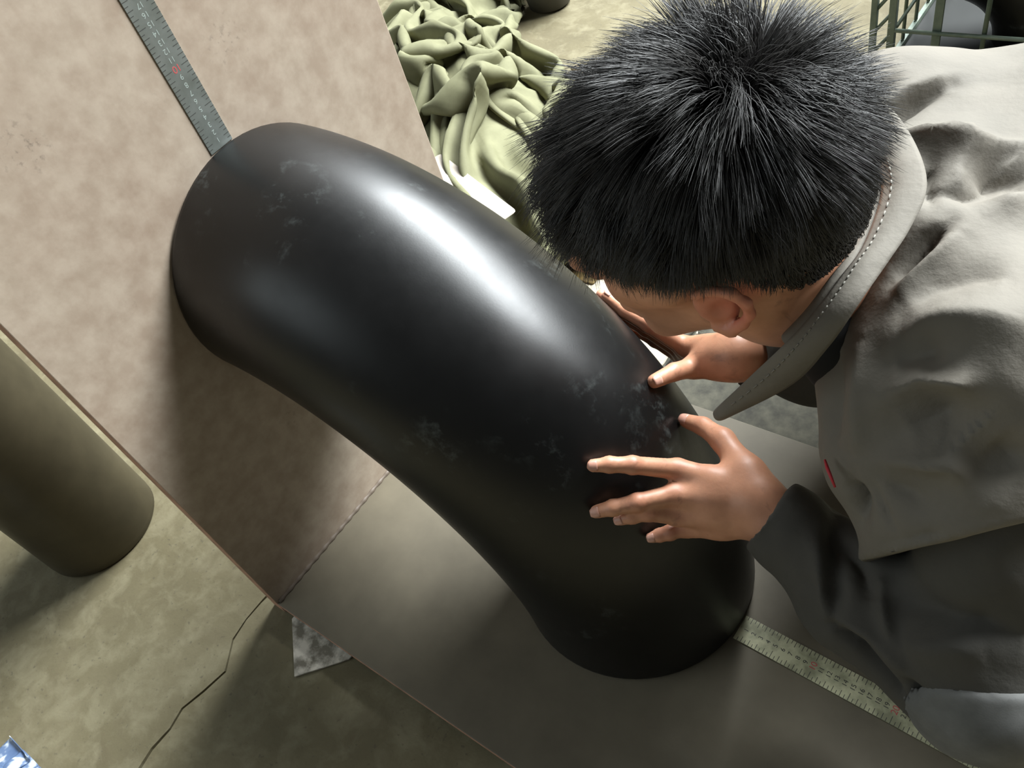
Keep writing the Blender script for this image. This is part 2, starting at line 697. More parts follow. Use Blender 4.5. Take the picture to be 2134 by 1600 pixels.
def sheet_obj(name, P, mat, thick=0.0012, sub=1):
    nx, ny = P.shape[:2]
    V = P.reshape(-1, 3)
    i = np.arange(nx * ny).reshape(nx, ny)
    F = np.stack([i[:-1, :-1], i[1:, :-1], i[1:, 1:], i[:-1, 1:]], -1).reshape(-1, 4)
    o = mesh_np(name, V, F, mat)
    if sub:
        md = o.modifiers.new('sub', 'SUBSURF')
        md.levels = md.render_levels = sub
    md = o.modifiers.new('thick', 'SOLIDIFY')
    md.thickness = thick
    md.offset = 1
    return o


MAT_TARP = plain('green_canvas', lin(98, 97, 70), lin(118, 117, 88), 9, 0.85, 0, 0.15, 400, 0.0005)
P = crumple(78, 66, 0.0262, (0.70, 0.30), 150, 3, 0.08, 0.0003, lambda x, y: 0.14 * np.exp(-(x / 0.60) ** 2 - (y / 0.17) ** 2), 0.03, True, (1.6, 5.0))
tp = sheet_obj('canvas_tarp', P, MAT_TARP, 0.0015)
tp.location = (-0.535, 1.215, FZ + 0.002)
tp.rotation_euler = (0, 0, math.radians(140))
tag(tp, 'crumpled pale green canvas tarp heaped on the floor behind the upright plate', 'tarp')

MAT_WHITE = plain('white_sheet', lin(178, 168, 156), lin(158, 148, 136), 10, 0.8)
P = crumple(21, 10, 0.016, (0.93, 0.9), 60, 5, 0.010, 0.0008)
o = sheet_obj('paper_sheet', P, MAT_WHITE, 0.0008)
o.location = (-0.275, 0.838, 0.084)
o.rotation_euler = (math.radians(4), 0, math.radians(-21.5))
tag(o, 'off white paper sheet lying on the tarp edge behind the black elbow', 'paper')

MAT_SHADE_GREYP = plain('shade_grey_plastic', lin(50, 49, 42), lin(82, 80, 68), 30, 0.9, 0, 0.1, 60)  # plastic coloured dark and spread wide to paint the floor shade beyond the plate
P = crumple(44, 22, 0.011, (0.82, 0.78), 90, 9, 0.014, 0.0006, None, 0.05, True, (9, 9))
o = sheet_obj('shade_plastic_sheet', P, MAT_SHADE_GREYP, 0.0006)
o.location = (0.49, 0.722, FZ + 0.002)
o.rotation_euler = (0, 0, math.radians(2))
tag(o, 'mottled grey plastic sheet darkened as painted shade on the floor past the base plate edge', 'plastic sheet')

P = crumple(30, 16, 0.014, (0.9, 0.86), 60, 12, 0.012, 0.0008)
o = sheet_obj('packing_paper', P, plain('packing_paper', lin(140, 132, 114), lin(184, 176, 158), 20, 0.8), 0.0006)
o.location = (0.13, 0.80, FZ + 0.002)
o.rotation_euler = (0, 0, math.radians(-25))
tag(o, 'mottled pale packing paper on the floor below the face of the person', 'paper')

# white scrap under the plate corner
bm = bmesh.new()
sc_ = [(0.020, -0.003), (0.092, -0.067), (0.150, -0.004), (0.16, 0.09), (0.02, 0.09)]
lo_ = [bm.verts.new((x, y, FZ + 0.0008)) for x, y in sc_]
hi_ = [bm.verts.new((x, y, FZ + 0.004)) for x, y in sc_]
bm.faces.new(hi_)
bm.faces.new(lo_[::-1])
for k in range(len(sc_)):
    bm.faces.new((lo_[k], lo_[(k + 1) % len(sc_)], hi_[(k + 1) % len(sc_)], hi_[k]))
o = mesh_bm('paint_board', bm, plain('scuffed_board', lin(120, 114, 100), lin(214, 206, 192), 34, 0.75, lo=0.42, hi=0.6), None, bevel=0.0006)
tag(o, 'scuffed white board scrap sticking out under the base plate corner', 'board')


# ------------------------------------------------------------------ background odds and ends
def lumps(name, ops, lo, hi, vox, mat, label, cat, nz=None):
    V, Q = skin(ops, lo, hi, vox)
    if nz:
        Nn = vnormals(V, Q)
        V = V + Nn * (nz[0] * vnoise(V * nz[1]) + nz[0] * 0.5 * vnoise(V * nz[1] * 2.3))[:, None]
    o = mesh_np(name, V, Q, mat)
    return tag(o, label, cat)


lumps('sack', [('u', p_ell((-0.97, 1.90, 0.05), (0.2, 0.15, 0.11)), 0), ('u', p_ell((-0.86, 1.86, 0.02), (0.10, 0.10, 0.06)), 0.05), ('u', p_ell((-1.07, 1.85, 0.03), (0.09, 0.08, 0.08)), 0.05),
               ('s', p_plane((0, 0, FZ), (0, 0, 1)), 0)],
      (-1.3, 1.62, -0.06), (-0.65, 2.17, 0.25), 0.008, plain('sackcloth', lin(150, 140, 116), lin(112, 96, 76), 12, 0.9), 'lumpy tan sack lying on the floor beyond the tarp', 'sack', (0.012, 14))

# small dark pot with rim beside the sack
bm = bmesh.new()
prof = [(0.0, 0.0), (0.05, 0.0), (0.062, 0.008), (0.07, 0.05), (0.072, 0.10), (0.076, 0.103), (0.076, 0.109), (0.066, 0.109), (0.064, 0.06), (0.0, 0.02)]
n = 40
rings = [[bm.verts.new((r * math.cos(2 * math.pi * k / n), r * math.sin(2 * math.pi * k / n), z)) for k in range(n)] for r, z in prof[1:-1]]
for A, B in zip(rings, rings[1:]):
    for k in range(n):
        bm.faces.new((A[k], A[(k + 1) % n], B[(k + 1) % n], B[k]))
bm.faces.new(rings[0][::-1])
bm.faces.new(rings[-1])
o = mesh_bm('paint_tin', bm, plain('dark_tin', lin(52, 50, 44), None, rough=0.45), None, True)
o.location = (-0.69, 1.815, FZ)
tag(o, 'small dark round tin on the floor next to the tan sack', 'tin')

# brick red rag strip by the sack
P = crumple(18, 10, 0.014, (0.8, 0.8), 50, 21, 0.012, 0.0008)
o = sheet_obj('red_rag', P, plain('red_rag', lin(150, 96, 78), lin(120, 72, 60), 20, 0.9), 0.0012)
o.location = (-0.97, 1.66, FZ + 0.002)
o.rotation_euler = (0, 0, 0.9)
tag(o, 'faded brick red rag between the tarp and the sack', 'rag')


def pebble(loc, s, label, mat, seed):
    bm = bmesh.new()
    bmesh.ops.create_icosphere(bm, subdivisions=2, radius=1)
    r = random.Random(seed)
    a = [Vector((r.uniform(-1, 1), r.uniform(-1, 1), r.uniform(-1, 1))) for _ in range(5)]
    for v in bm.verts:
        k = 1
        for q in a:
            k -= 0.22 * max(0, v.co.normalized().dot(q.normalized()) - 0.35)
        v.co = Vector((v.co.x * s * 1.25, v.co.y * s, v.co.z * s * 0.7)) * k
    o = mesh_bm('pebble', bm, mat, None, False)
    o.location = (loc[0], loc[1], FZ + s * 0.5)
    tag(o, label, 'pebble', 'crumbs on the floor')


MAT_PEB = plain('pebble', lin(176, 162, 130), lin(110, 92, 66), 60, 0.9)
for loc, s, lb, sd in (((-0.62, 1.57), 0.012, 'brown concrete crumb on the floor just right of the tarp top', 1), ((-0.605, 1.548), 0.008, 'tiny pale crumb touching the brown crumb by the tarp', 2),
                       ((-0.40, 1.505), 0.014, 'pale concrete crumb on the floor near the hair tips', 3), ((-0.372, 1.53), 0.009, 'small crumb right beside the pale crumb near the hair', 4)):
    pebble(loc, s, lb, MAT_PEB, sd)

# ochre strap end near the fringe of the hair
P = crumple(16, 10, 0.01, (0.85, 0.8), 50, 31, 0.01, 0.0008)
o = sheet_obj('ochre_rag', P, plain('ochre', lin(128, 108, 54), lin(84, 66, 40), 26, 0.85), 0.0012)
o.location = (0.0, 0.86, FZ + 0.004)
tag(o, 'small dark ochre rag on the floor under the fringe of hair', 'rag')

# blue and white bag at the lower left
P = crumple(34, 30, 0.008, (0.55, 0.5), 110, 41, 0.02, 0.0003, lambda x, y: 0.03 * np.exp(-((x / 0.05) ** 2 + (y / 0.04) ** 2)), 0.05, True, (9, 14))
mb, nt, N, L, b = nodes_of('blue_bag')
L.new(ramp(nt, noise(nt, objco(nt), 26, 3), [(0.3, lin(70, 90, 124)), (0.52, lin(92, 112, 144)), (0.6, lin(206, 212, 212))]), b.inputs['Base Color'])
b.inputs['Roughness'].default_value = 0.4
o = sheet_obj('plastic_bag', P, mb, 0.0006)
o.location = (-0.185, -0.435, FZ + 0.003)
tag(o, 'crumpled blue and white plastic bag on the floor at the lower left corner', 'plastic bag')


# ------------------------------------------------------------------ wire cage
def wire_cage():
    root = empty('wire_cage', (0.375, 1.53, FZ))
    tag(root, 'grey green wire mesh cage on the floor behind the shoulder of the person', 'cage')
    mt = plain('cage_paint', lin(88, 102, 92), lin(120, 130, 116), 20, 0.5, 0.2)
    W, D, H = 0.86, 0.62, 0.62

    def part(nm, lo, hi):
        bm = bmesh.new()
        add_box(bm, lo, hi)
        return mesh_bm(nm, bm, mt, root, bevel=0.001)

    def rod(nm, a, b, r=0.0038):
        bm = bmesh.new()
        add_tube(bm, [a, b], r, 8)
        return mesh_bm(nm, bm, mt, root, True)
    for x in (0, W):
        for y in (0, D):
            s = -1 if x == 0 else 1
            part('corner_post', (x - 0.007, y - 0.007, 0), (x + 0.007, y + 0.007, H))
            part('corner_post', (x + s * 0.036 - 0.006, y - 0.006, 0), (x + s * 0.036 + 0.006, y + 0.006, H))
            for k in range(13):
                rod('lacing_bar', (x + s * 0.034, y, 0.02 + k * 0.045), (x, y, 0.065 + k * 0.045), 0.0036)
    for z in (0.09, H - 0.02):
        part('rail', (0.008, -0.005, z - 0.008), (W - 0.008, 0.005, z + 0.008))
        part('rail', (0.008, D - 0.005, z - 0.008), (W - 0.008, D + 0.005, z + 0.008))
        part('rail', (-0.005, 0.008, z - 0.008), (0.005, D - 0.008, z + 0.008))
        part('rail', (W - 0.005, 0.008, z - 0.008), (W + 0.005, D - 0.008, z + 0.008))
    for y in (0, D):
        for i in range(1, 10):
            if i % 2:
                part('mesh_bar', (i * 0.084 - 0.008, y - 0.003, 0.1), (i * 0.084 + 0.008, y + 0.003, H - 0.03))
            else:
                rod('mesh_wire', (i * 0.084, y, 0.1), (i * 0.084, y, H - 0.03), 0.0045)
        for k in range(1, 5):
            rod('mesh_wire', (0.008, y - 0.007, 0.06 + k * 0.105), (W - 0.008, y - 0.007, 0.06 + k * 0.105), 0.0042)
    for x in (0, W):
        for i in range(1, 8):
            rod('mesh_wire', (x, i * 0.078, 0.1), (x, i * 0.078, H - 0.03))
        for k in range(1, 5):
            rod('mesh_wire', (x + 0.006, 0.008, 0.06 + k * 0.105), (x + 0.006, D - 0.008, 0.06 + k * 0.105))
    tag(part('floor_panel', (0.006, 0.006, 0.082), (W - 0.006, D - 0.006, 0.088)), 'black rubber floor mat').data.materials[0] = plain('cage_mat', lin(30, 32, 30), None, rough=0.8)
    return root


cg = wire_cage()
for x, y, rz, sc_, lb in ((0.44, 1.66, 0.12, 1.0, 'black pipe elbow in the wire cage nearest its left post'), (0.80, 1.70, 0.5, 1.0, 'black pipe elbow in the wire cage farther from its left post')):
    e = elbow_mesh('small_pipe_elbow', 0.11, 0.20, 0.008, MAT_BLACK, 28, 36)
    e.location = (x, y, FZ + 0.089)
    e.rotation_euler = (0, 0, rz)
    e.scale = (sc_, sc_, sc_)
    tag(e, lb, 'pipe elbow', 'pipe elbows in the cage')

# ------------------------------------------------------------------ the person
HO = V3(0.600, 0.349, 0.641)                         # between the ears
HB = np.array([[-0.911, 0.409, -0.052], [-0.385, -0.889, -0.247], [-0.148, -0.205, 0.968]])   # columns: forward, left, up
H = lambda x, y, z: HO + HB @ V3(x, y, z)

C7 = V3(0.700, 0.475, 0.575)
LSH, RSH = V3(0.822, 0.380, 0.520), V3(0.640, 0.650, 0.520)
MID = (LSH + RSH) / 2
PEL = V3(0.98, 0.88, 0.42)
LEL, REL = V3(0.887, 0.270, 0.235), V3(0.680, 0.620, 0.250)
LWR, RWR = V3(0.6559, 0.3103, 0.2990), V3(0.5613, 0.4608, 0.3387)
LHIP, RHIP = PEL + V3(0.07, -0.05, 0), PEL + V3(-0.07, 0.05, 0)
LKN, RKN = V3(1.08, 0.52, 0.34), V3(0.58, 0.80, 0.30)
LAN, RAN = V3(1.26, 0.72, 0.045), V3(0.66, 1.03, 0.045)

LF = {'index': [(0.5666, 0.3027, 0.3236), (0.5336, 0.2716, 0.3519), (0.5145, 0.2583, 0.3583), (0.5013, 0.248, 0.3618)],
      'middle': [(0.5734, 0.277, 0.3136), (0.5487, 0.2476, 0.324), (0.5287, 0.2315, 0.3226), (0.5136, 0.2209, 0.3195)],
      'ring': [(0.581, 0.2687, 0.2911), (0.5582, 0.2493, 0.3086), (0.5445, 0.2398, 0.3058), (0.5328, 0.2323, 0.3014)],
      'pinky': [(0.5866, 0.2744, 0.2631), (0.5741, 0.2587, 0.2652), (0.5653, 0.2519, 0.2636), (0.5582, 0.2452, 0.2631)]}
LT = [(0.6303, 0.333, 0.3175), (0.5903, 0.3599, 0.3189), (0.5605, 0.3718, 0.3134), (0.538, 0.3742, 0.3081)]
ri = np.array([(0.4897, 0.4669, 0.3192), (0.4479, 0.4600, 0.3491), (0.4161, 0.4609, 0.3587), (0.3895, 0.4647, 0.3704)])
ext = V3(-0.89, 0, 0.45)
RF = {'index': ri, 'middle': ri + V3(-0.009, 0.011, -0.017) + np.outer([0, .003, .006, .009], ext),
      'ring': ri + V3(-0.017, 0.018, -0.035) + np.outer([0, .002, .003, .004], ext), 'pinky': ri + V3(-0.020, 0.022, -0.052) - np.outer([0, .01, .016, .022], ext)}
RT = [(0.5388, 0.4482, 0.3338), (0.5181, 0.4353, 0.3274), (0.5093, 0.4074, 0.3447), (0.5014, 0.3785, 0.3564)]
FR = {'index': (.0112, .0094, .0083, .0070), 'middle': (.0115, .0096, .0085, .0072), 'ring': (.0108, .0090, .0080, .0068), 'pinky': (.0098, .0080, .0070, .0060)}


def hand_ops(F, T, W, E):
    W = np.array(W)
    ops = []
    fdir = (W - E) / np.linalg.norm(W - E)
    ops.append(('u', p_cap(W - fdir * 0.02, W + fdir * 0.012, 0.0255, 0.024), 0.02))
    side = np.array(F['index'][0]) - np.array(F['pinky'][0])
    side /= np.linalg.norm(side)
    for nm, o in (('index', 0.014), ('middle', 0.004), ('ring', -0.006), ('pinky', -0.015)):
        a = W + side * o
        m = np.array(F[nm][0])
        ops.append(('u', p_cap(a, a * 0.45 + m * 0.55, 0.0165, 0.0145), 0.016))
        ops.append(('u', p_cap(a * 0.5 + m * 0.5, m, 0.0145, 0.0122), 0.012))
    T = [np.array(t) for t in T]
    ops.append(('u', p_cap(W + side * 0.012, T[0], 0.017, 0.0165), 0.02))
    ops.append(('u', p_cap(T[0], T[1], 0.0165, 0.0125), 0.014))
    ops.append(('u', p_chain(T[1:], (0.0122, 0.0105, 0.0082)), 0.008))
    for nm in ('index', 'middle', 'ring', 'pinky'):
        ops.append(('u', p_chain([np.array(q) for q in F[nm]], FR[nm]), 0.0045))
        for q, r in zip(F[nm][1:3], FR[nm][1:3]):
            ops.append(('u', p_ell(q, (r * 1.06,) * 3), 0.003))
    return ops


def head_ops():
    o = []
    U = lambda fn, k: o.append(('u', fn, k))
    S = lambda fn, k: o.append(('s', fn, k))
    hc = lambda a, b, ra, rb=None: p_cap(H(*a), H(*b), ra, rb)
    he = lambda c, r: p_ell(H(*c), r, HB)
    U(he((-.012, 0, .045), (.098, .077, .085)), 0)
    U(he((-.035, 0, .010), (.070, .070, .070)), .03)
    U(he((.045, 0, -.025), (.052, .060, .082)), .03)
    for s in (-1, 1):
        U(hc((.000, s * .056, -.045), (.055, s * .030, -.098), .016, .016), .025)
        U(hc((.062, s * .045, -.018), (.030, s * .060, -.012), .015, .013), .02)
        U(hc((.086, s * .012, .022), (.078, s * .042, .020), .010, .009), .012)
        S(he((.104, s * .032, .002), (.016, .017, .012)), .012)
        U(he((.082, s * .031, .001), (.013, .013, .012)), .003)
        U(hc((.098, s * .004, -.064), (.088, s * .020, -.066), .0065, .0045), .004)
        U(hc((.096, s * .004, -.074), (.088, s * .017, -.072), .0070, .005), .004)
        U(he((.100, s * .012, -.038), (.010, .008, .008)), .006)
        # ear
        e = V3(-.008, s * .076, -.012)
        out = V3(-.35, s * .9, 0)
        q = lambda dx, dz, do=0.0: H(*(e + V3(dx, 0, dz) + out * (0.010 + do)))
        U(p_ell(H(*(e + V3(0, s * .004, 0))), (.017, .007, .026), HB), .006)
        hel = [q(.012, .004, -.006), q(.014, .020, -.002), q(.004, .031, .004), q(-.010, .029, .008), q(-.018, .016, .010), q(-.018, .000, .009), q(-.011, -.016, .006), q(-.001, -.028, .002), q(.008, -.027, -.003)]
        U(p_chain(hel, (.003, .0038, .0042, .0044, .0044, .0042, .0044, .0058, .0050)), .004)
        S(p_ell(q(.002, .000, .004), (.007, .006, .010), HB), .005)
    U(hc((.080, 0, -.104), (.088, 0, -.100), .018, .015), .02)
    U(hc((.094, 0, .012), (.116, 0, -.032), .009, .0115), .010)
    # neck
    U(hc((-.020, 0, -.045), (-.045, 0, -.100), .058, .060), .03)
    U(p_cap(H(-.040, 0, -.075), C7 + V3(-.015, 0, -.055), .058, .064), .03)
    return o


def body_ops():
    o = []
    U = lambda fn, k: o.append(('u', fn, k))
    U(p_cap(C7 + V3(-.015, 0, -.06), MID + V3(.02, .012, -.08), .060, .070), .03)
    U(p_cap(LSH + V3(-.02, .03, -.045), RSH + V3(.02, -.03, -.045), .042), .04)
    U(p_cap(MID + V3(.03, .02, -.10), MID * .5 + PEL * .5 + V3(0, 0, -.05), .105, .100), .06)
    U(p_cap(MID * .5 + PEL * .5 + V3(0, 0, -.05), PEL, .100, .105), .06)
    for sh, elb, wr in ((LSH, LEL, LWR), (RSH, REL, RWR)):
        U(p_cap(sh + V3(0, 0, -.03), elb, .038, .033), .03)
        U(p_cap(elb, elb * .6 + wr * .4, .033, .032), .02)
        U(p_cap(elb * .6 + wr * .4, wr, .032, .025), .02)
    for hp, kn, an in ((LHIP, LKN, LAN), (RHIP, RKN, RAN)):
        U(p_cap(hp, kn, .085, .055), .05)
        U(p_cap(kn, an, .055, .036), .03)
    return o


def m_skin():
    m, nt, N, L, b = nodes_of('skin')
    a = nt.nodes.new('ShaderNodeAttribute')
    a.attribute_name = 'Tint'
    co = objco(nt)
    c = mixc(nt, 1.0, a.outputs['Color'], ramp(nt, noise(nt, co, 45, 6, 0.6), [(0.3, (0.86, 0.82, 0.8, 1)), (0.7, (1.06, 1.05, 1.05, 1))]), 'MULTIPLY')
    gr = ramp(nt, noise(nt, co, 30, 5, 0.65, 0.8), [(0.60, BW(0)), (0.72, BW(0.45))])
    c = mixc(nt, gr, c, lin(112, 78, 62))
    L.new(c, b.inputs['Base Color'])
    b.inputs['Roughness'].default_value = 0.48
    b.inputs['Subsurface Weight'].default_value = 0.12
    b.inputs['Subsurface Radius'].default_value = (0.010, 0.004, 0.002)
    b.inputs['Subsurface Scale'].default_value = 0.6
    bump(nt, b, noise(nt, co, 260, 4), 0.18, 0.0008)
    return m


ops = head_ops() + body_ops() + hand_ops(LF, LT, LWR, LEL) + hand_ops(RF, RT, RWR, REL)
V, Q = skin(ops, (0.36, 0.10, -0.02), (1.40, 1.30, 0.80), 0.0028)
person = mesh_np('person', V, Q, m_skin())
tag(person, 'crouching person in grey work jacket with short black hair holding the black elbow', 'person')
base = np.array(lin(198, 144, 114)[:3])
col = np.tile(base, (len(V), 1))


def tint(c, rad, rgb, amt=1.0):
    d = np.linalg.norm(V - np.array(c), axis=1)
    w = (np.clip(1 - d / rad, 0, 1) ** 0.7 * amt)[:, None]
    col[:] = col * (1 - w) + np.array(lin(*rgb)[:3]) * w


for F, T in ((LF, LT), (RF, RT)):
    for nm in F:
        tint(F[nm][0], .017, (170, 100, 78), .55)
        tint(F[nm][1], .014, (172, 104, 84), .6)
        tint(F[nm][2], .010, (176, 110, 90), .5)
        tip = np.array(F[nm][3])
        tint(tip + (tip - np.array(F[nm][2])) * .2, .012, (214, 160, 140), .6)
    tint(T[1], .016, (160, 100, 80), .5)
    tint(T[2], .013, (170, 108, 88), .5)
for s in (-1, 1):
    tint(H(-.02, s * .09, -.008), .042, (214, 124, 104), .85)
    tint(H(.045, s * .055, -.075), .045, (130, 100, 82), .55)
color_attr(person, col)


# fingernails: thin curved plates on the finger ends
def nail(joint, tip, r, up, parent):
    j, t = np.array(joint), np.array(tip)
    d = (t - j) / np.linalg.norm(t - j)
    up = np.array(up) - d * (np.array(up) @ d)
    up /= np.linalg.norm(up)
    sd = np.cross(up, d)
    Vn, Fn = [], []
    for i in range(6):
        for k in range(7):
            a = (k / 6 - .5) * 1.7
            x = -r * .55 + i / 5 * r * 1.35
            taper = 1 - 0.35 * max(0, (i - 3) / 2) ** 2
            rr = (r + .0004) * (1 - 0.16 * (i / 5) ** 2)
            Vn.append(t + d * x + up * rr * math.cos(a * taper) + sd * rr * math.sin(a * taper))
    for i in range(5):
        for k in range(6):
            Fn.append((i * 7 + k, i * 7 + k + 1, (i + 1) * 7 + k + 1, (i + 1) * 7 + k))
    o = mesh_np('fingernail', np.array(Vn), np.array(Fn), MAT_NAIL, parent)
    md = o.modifiers.new('t', 'SOLIDIFY')
    md.thickness, md.offset = 0.0005, 0
    return o


MAT_NAIL = plain('nail', lin(206, 160, 142), lin(190, 138, 118), 90, 0.4)
lback = V3(0.15, -0.55, 0.82)
for nm in LF:
    nail(LF[nm][2], LF[nm][3], FR[nm][3], V3(0.45, -0.45, 0.77), person)
nail(LT[2], LT[3], .0082, V3(0.35, -0.25, 0.9), person)
nail(RT[2], RT[3], .0082, V3(0.55, -0.35, 0.75), person)
nail(RF['index'][2], RF['index'][3], .007, V3(0.3, 0.5, 0.8), person)

# ------------------------------------------------------------------ hair
WH = H(-.050, 0.006, .128)


def build_hair():
    cap_ops = [('u', p_ell(H(-.014, 0, .052), (.108, .086, .092), HB), 0), ('u', p_ell(H(-.045, 0, .012), (.072, .074, .068), HB), .02)]
    low = p_plane(H(0, 0, .012), HB @ V3(-.10, 0, 1.0))
    # hair lies above a line from the brow round the ear to the nape
    cut = lambda P: -np.minimum(np.minimum((P - HO) @ HB[:, 2] - (0.034 + 0.40 * np.maximum((P - HO) @ HB[:, 0], 0)), 1), 1)
    def hairline(P):
        q = (P - HO) @ HB
        x, z = q[:, 0], q[:, 2]
        h = np.where(x > 0.02, 0.030 + (x - .02) * 0.25, np.where(x > -.035, 0.030, 0.030 + (x + .035) * 1.15))
        return h - z
    cap_ops.append(('s', lambda P: -hairline(P) * -1 if False else -(-hairline(P)), 0.004))
    lo, hi = HO - .17, HO + .2
    cap_ops[-1] = ('s', lambda P: -hairline(P), 0.004)
    return cap_ops, hairline


# scalp samples by rejection on the cranium
def scalp(n, rng, nape=False):
    out = []
    if nape:
        d = rng.normal(size=(n * 8, 3))
        d /= np.linalg.norm(d, axis=1)[:, None]
        r_ = np.array([.080, .082, .076])
        p = V3(-.045, 0, .012) + d * r_
        ok = (p[:, 0] < -.03) & (p[:, 2] < .03) & (p[:, 2] > 0.026 + (p[:, 0] + .035) * 1.25)
        nrm = d / r_
        nrm /= np.linalg.norm(nrm, axis=1)[:, None]
        return p[ok][:n], nrm[ok][:n]
    while len(out) < n:
        d = rng.normal(size=(n, 3))
        d /= np.linalg.norm(d, axis=1)[:, None]
        p = V3(-.014, 0, .048) + d * np.array([.099, .078, .084])
        nrm = d / np.array([.099, .078, .084])
        nrm /= np.linalg.norm(nrm, axis=1)[:, None]
        x, z = p[:, 0], p[:, 2]
        h = np.where(x > 0.05, 0.034, np.where(x > -.035, 0.026, 0.026 + (x + .035) * 1.2))
        ok = z > h
        out += [(a, b) for a, b in zip(p[ok], nrm[ok])]
    out = out[:n]
    return np.array([a for a, _ in out]), np.array([b for _, b in out])


def strands(n, rng, length, rad, nseg, nclump, nape=False):
    p, nr = scalp(n, rng, nape)
    n = len(p)
    cp, cn = scalp(nclump, np.random.default_rng(99))

    def flow(p, nr):
        w = V3(-.048, .004, .128)
        t = p - w
        sw = np.cross(nr, t)
        t = t + sw * 0.35
        t[:, 2] -= .03
        t[:, 0] += .018
        t -= nr * (t * nr).sum(1)[:, None]
        return t / (np.linalg.norm(t, axis=1)[:, None] + 1e-6)
    ct = flow(cp, cn)
    crand = np.random.default_rng(5).normal(size=(nclump, 3))
    ci = np.empty(n, int)
    for a in range(0, n, 2000):
        ci[a:a + 2000] = ((p[a:a + 2000, None] - cp[None]) ** 2).sum(2).argmin(1)
    t = flow(p, nr)
    wd = np.linalg.norm(p - V3(-.048, .004, .128), axis=1)
    t = t * np.clip(wd / .05, .25, 1)[:, None]
    jit = rng.normal(size=(n, 3))
    x = p[:, 0]
    z = p[:, 2]
    side = np.clip((z - .02) / .08, 0, 1)
    L = length * (0.45 + 0.55 * side) * rng.uniform(.75, 1.12, n)
    L = np.where((x > .045), L * 1.15, L)
    lift0 = (0.75 if nape else 0.45) + 0.5 * side
    pts = [p - nr * .003]
    cur = p - nr * .003
    for k in range(1, nseg + 1):
        f = k / nseg
        dirv = nr * (lift0 * (1.15 - 0.95 * f))[:, None] + t * (0.55 + 0.75 * f) + (ct[ci] * .30 + crand[ci] * .30) * f + jit * .11
        dirv[:, 2] -= 0.10 * f
        dirv /= np.linalg.norm(dirv, axis=1)[:, None]
        cur = cur + dirv * (L / nseg)[:, None]
        # pull into the clump
        tgt = cp[ci] + (cur - p) * 1.0
        cur = cur + (tgt - cur) * (0.16 * f)
        pts.append(cur)
    pts = np.stack(pts, 1)                       # n, nseg+1, 3
    pts = HO + pts @ HB.T
    tan = np.gradient(pts, axis=1)
    tan /= np.linalg.norm(tan, axis=2)[..., None] + 1e-9
    ref = rng.normal(size=(n, 1, 3))
    u = np.cross(tan, ref)
    u /= np.linalg.norm(u, axis=2)[..., None] + 1e-9
    v = np.cross(tan, u)
    prof = rad * np.array([1.0, 1.0, .9, .72, .45, .12])[:nseg + 1]
    if nseg + 1 < 6:
        prof = rad * np.linspace(1, .12, nseg + 1)
    ring = [pts + (u * math.cos(a) + v * math.sin(a)) * prof[None, :, None] for a in (0, 2.0944, 4.18879)]
    Vh = np.stack(ring, 2).reshape(-1, 3)        # n, s, 3
    S = nseg + 1
    b0 = (np.arange(n) * S * 3)[:, None, None] + (np.arange(nseg) * 3)[None, :, None]
    k = np.arange(3)[None, None, :]
    k2 = (k + 1) % 3
    F = np.stack([b0 + k, b0 + k2, b0 + 3 + k2, b0 + 3 + k], -1).reshape(-1, 4)
    return Vh, F


def m_hair():
    m, nt, N, L, b = nodes_of('black_hair')
    co = objco(nt)
    L.new(ramp(nt, noise(nt, co, 40, 4), [(0.35, lin(30, 28, 27)), (0.65, lin(52, 50, 48))]), b.inputs['Base Color'])
    b.inputs['Roughness'].default_value = 0.5
    b.inputs['Specular IOR Level'].default_value = 0.55
    return m


MAT_HAIR = m_hair()
cops, _ = build_hair()
Vc, Qc = skin(cops, HO - 0.17, HO + 0.19, 0.004)
Vh, Fh = strands(36000, np.random.default_rng(1), 0.059, 0.00042, 5, 700)
Vn_, Fn_ = strands(7000, np.random.default_rng(2), 0.045, 0.00040, 5, 700, True)
Fh = np.concatenate([Fh, Fn_ + len(Vh)])
Vh = np.concatenate([Vh, Vn_])
hair = mesh_np('hair', np.concatenate([Vc, Vh]), np.concatenate([Qc, Fh + len(Vc)]), MAT_HAIR, person)
hair.data.materials.append(plain('scalp_shade', lin(16, 15, 15), None, rough=1.0, spec=0.0))
mi = np.zeros(len(hair.data.polygons), np.int32)
mi[:len(Qc)] = 1
hair.data.polygons.foreach_set('material_index', mi)
tag(hair, 'short tousled black hair')

# ------------------------------------------------------------------ clothes
MAT_JACKET = plain('work_cloth', lin(100, 95, 86), lin(112, 106, 96), 6, 0.8, 0, 0.55, 26, 0.004)
MAT_DARKCL = plain('dark_cloth', lin(60, 58, 53), lin(70, 67, 61), 7, 0.85, 0, 0.5, 26, 0.004)
MAT_SHIRT = plain('black_shirt', lin(24, 24, 25), None, rough=0.9)
MAT_TROUS = plain('trousers', lin(92, 94, 92), lin(104, 104, 100), 9, 0.85, 0, 0.2, 800, 0.0004)

SLV = LSH * .56 + LEL * .44
sdir = (LEL - LSH) / np.linalg.norm(LEL - LSH)
HEMP, hemn = V3(0.7882, 0.2468, 0.4091), V3(0.6154, -0.6549, -0.4386)


def p_slab(p, n, r, c):
    """the far side of a plane, inside a ball: trims a sleeve end"""
    return lambda P: np.maximum(-(P - p) @ n, np.linalg.norm(P - c, axis=1) - r)


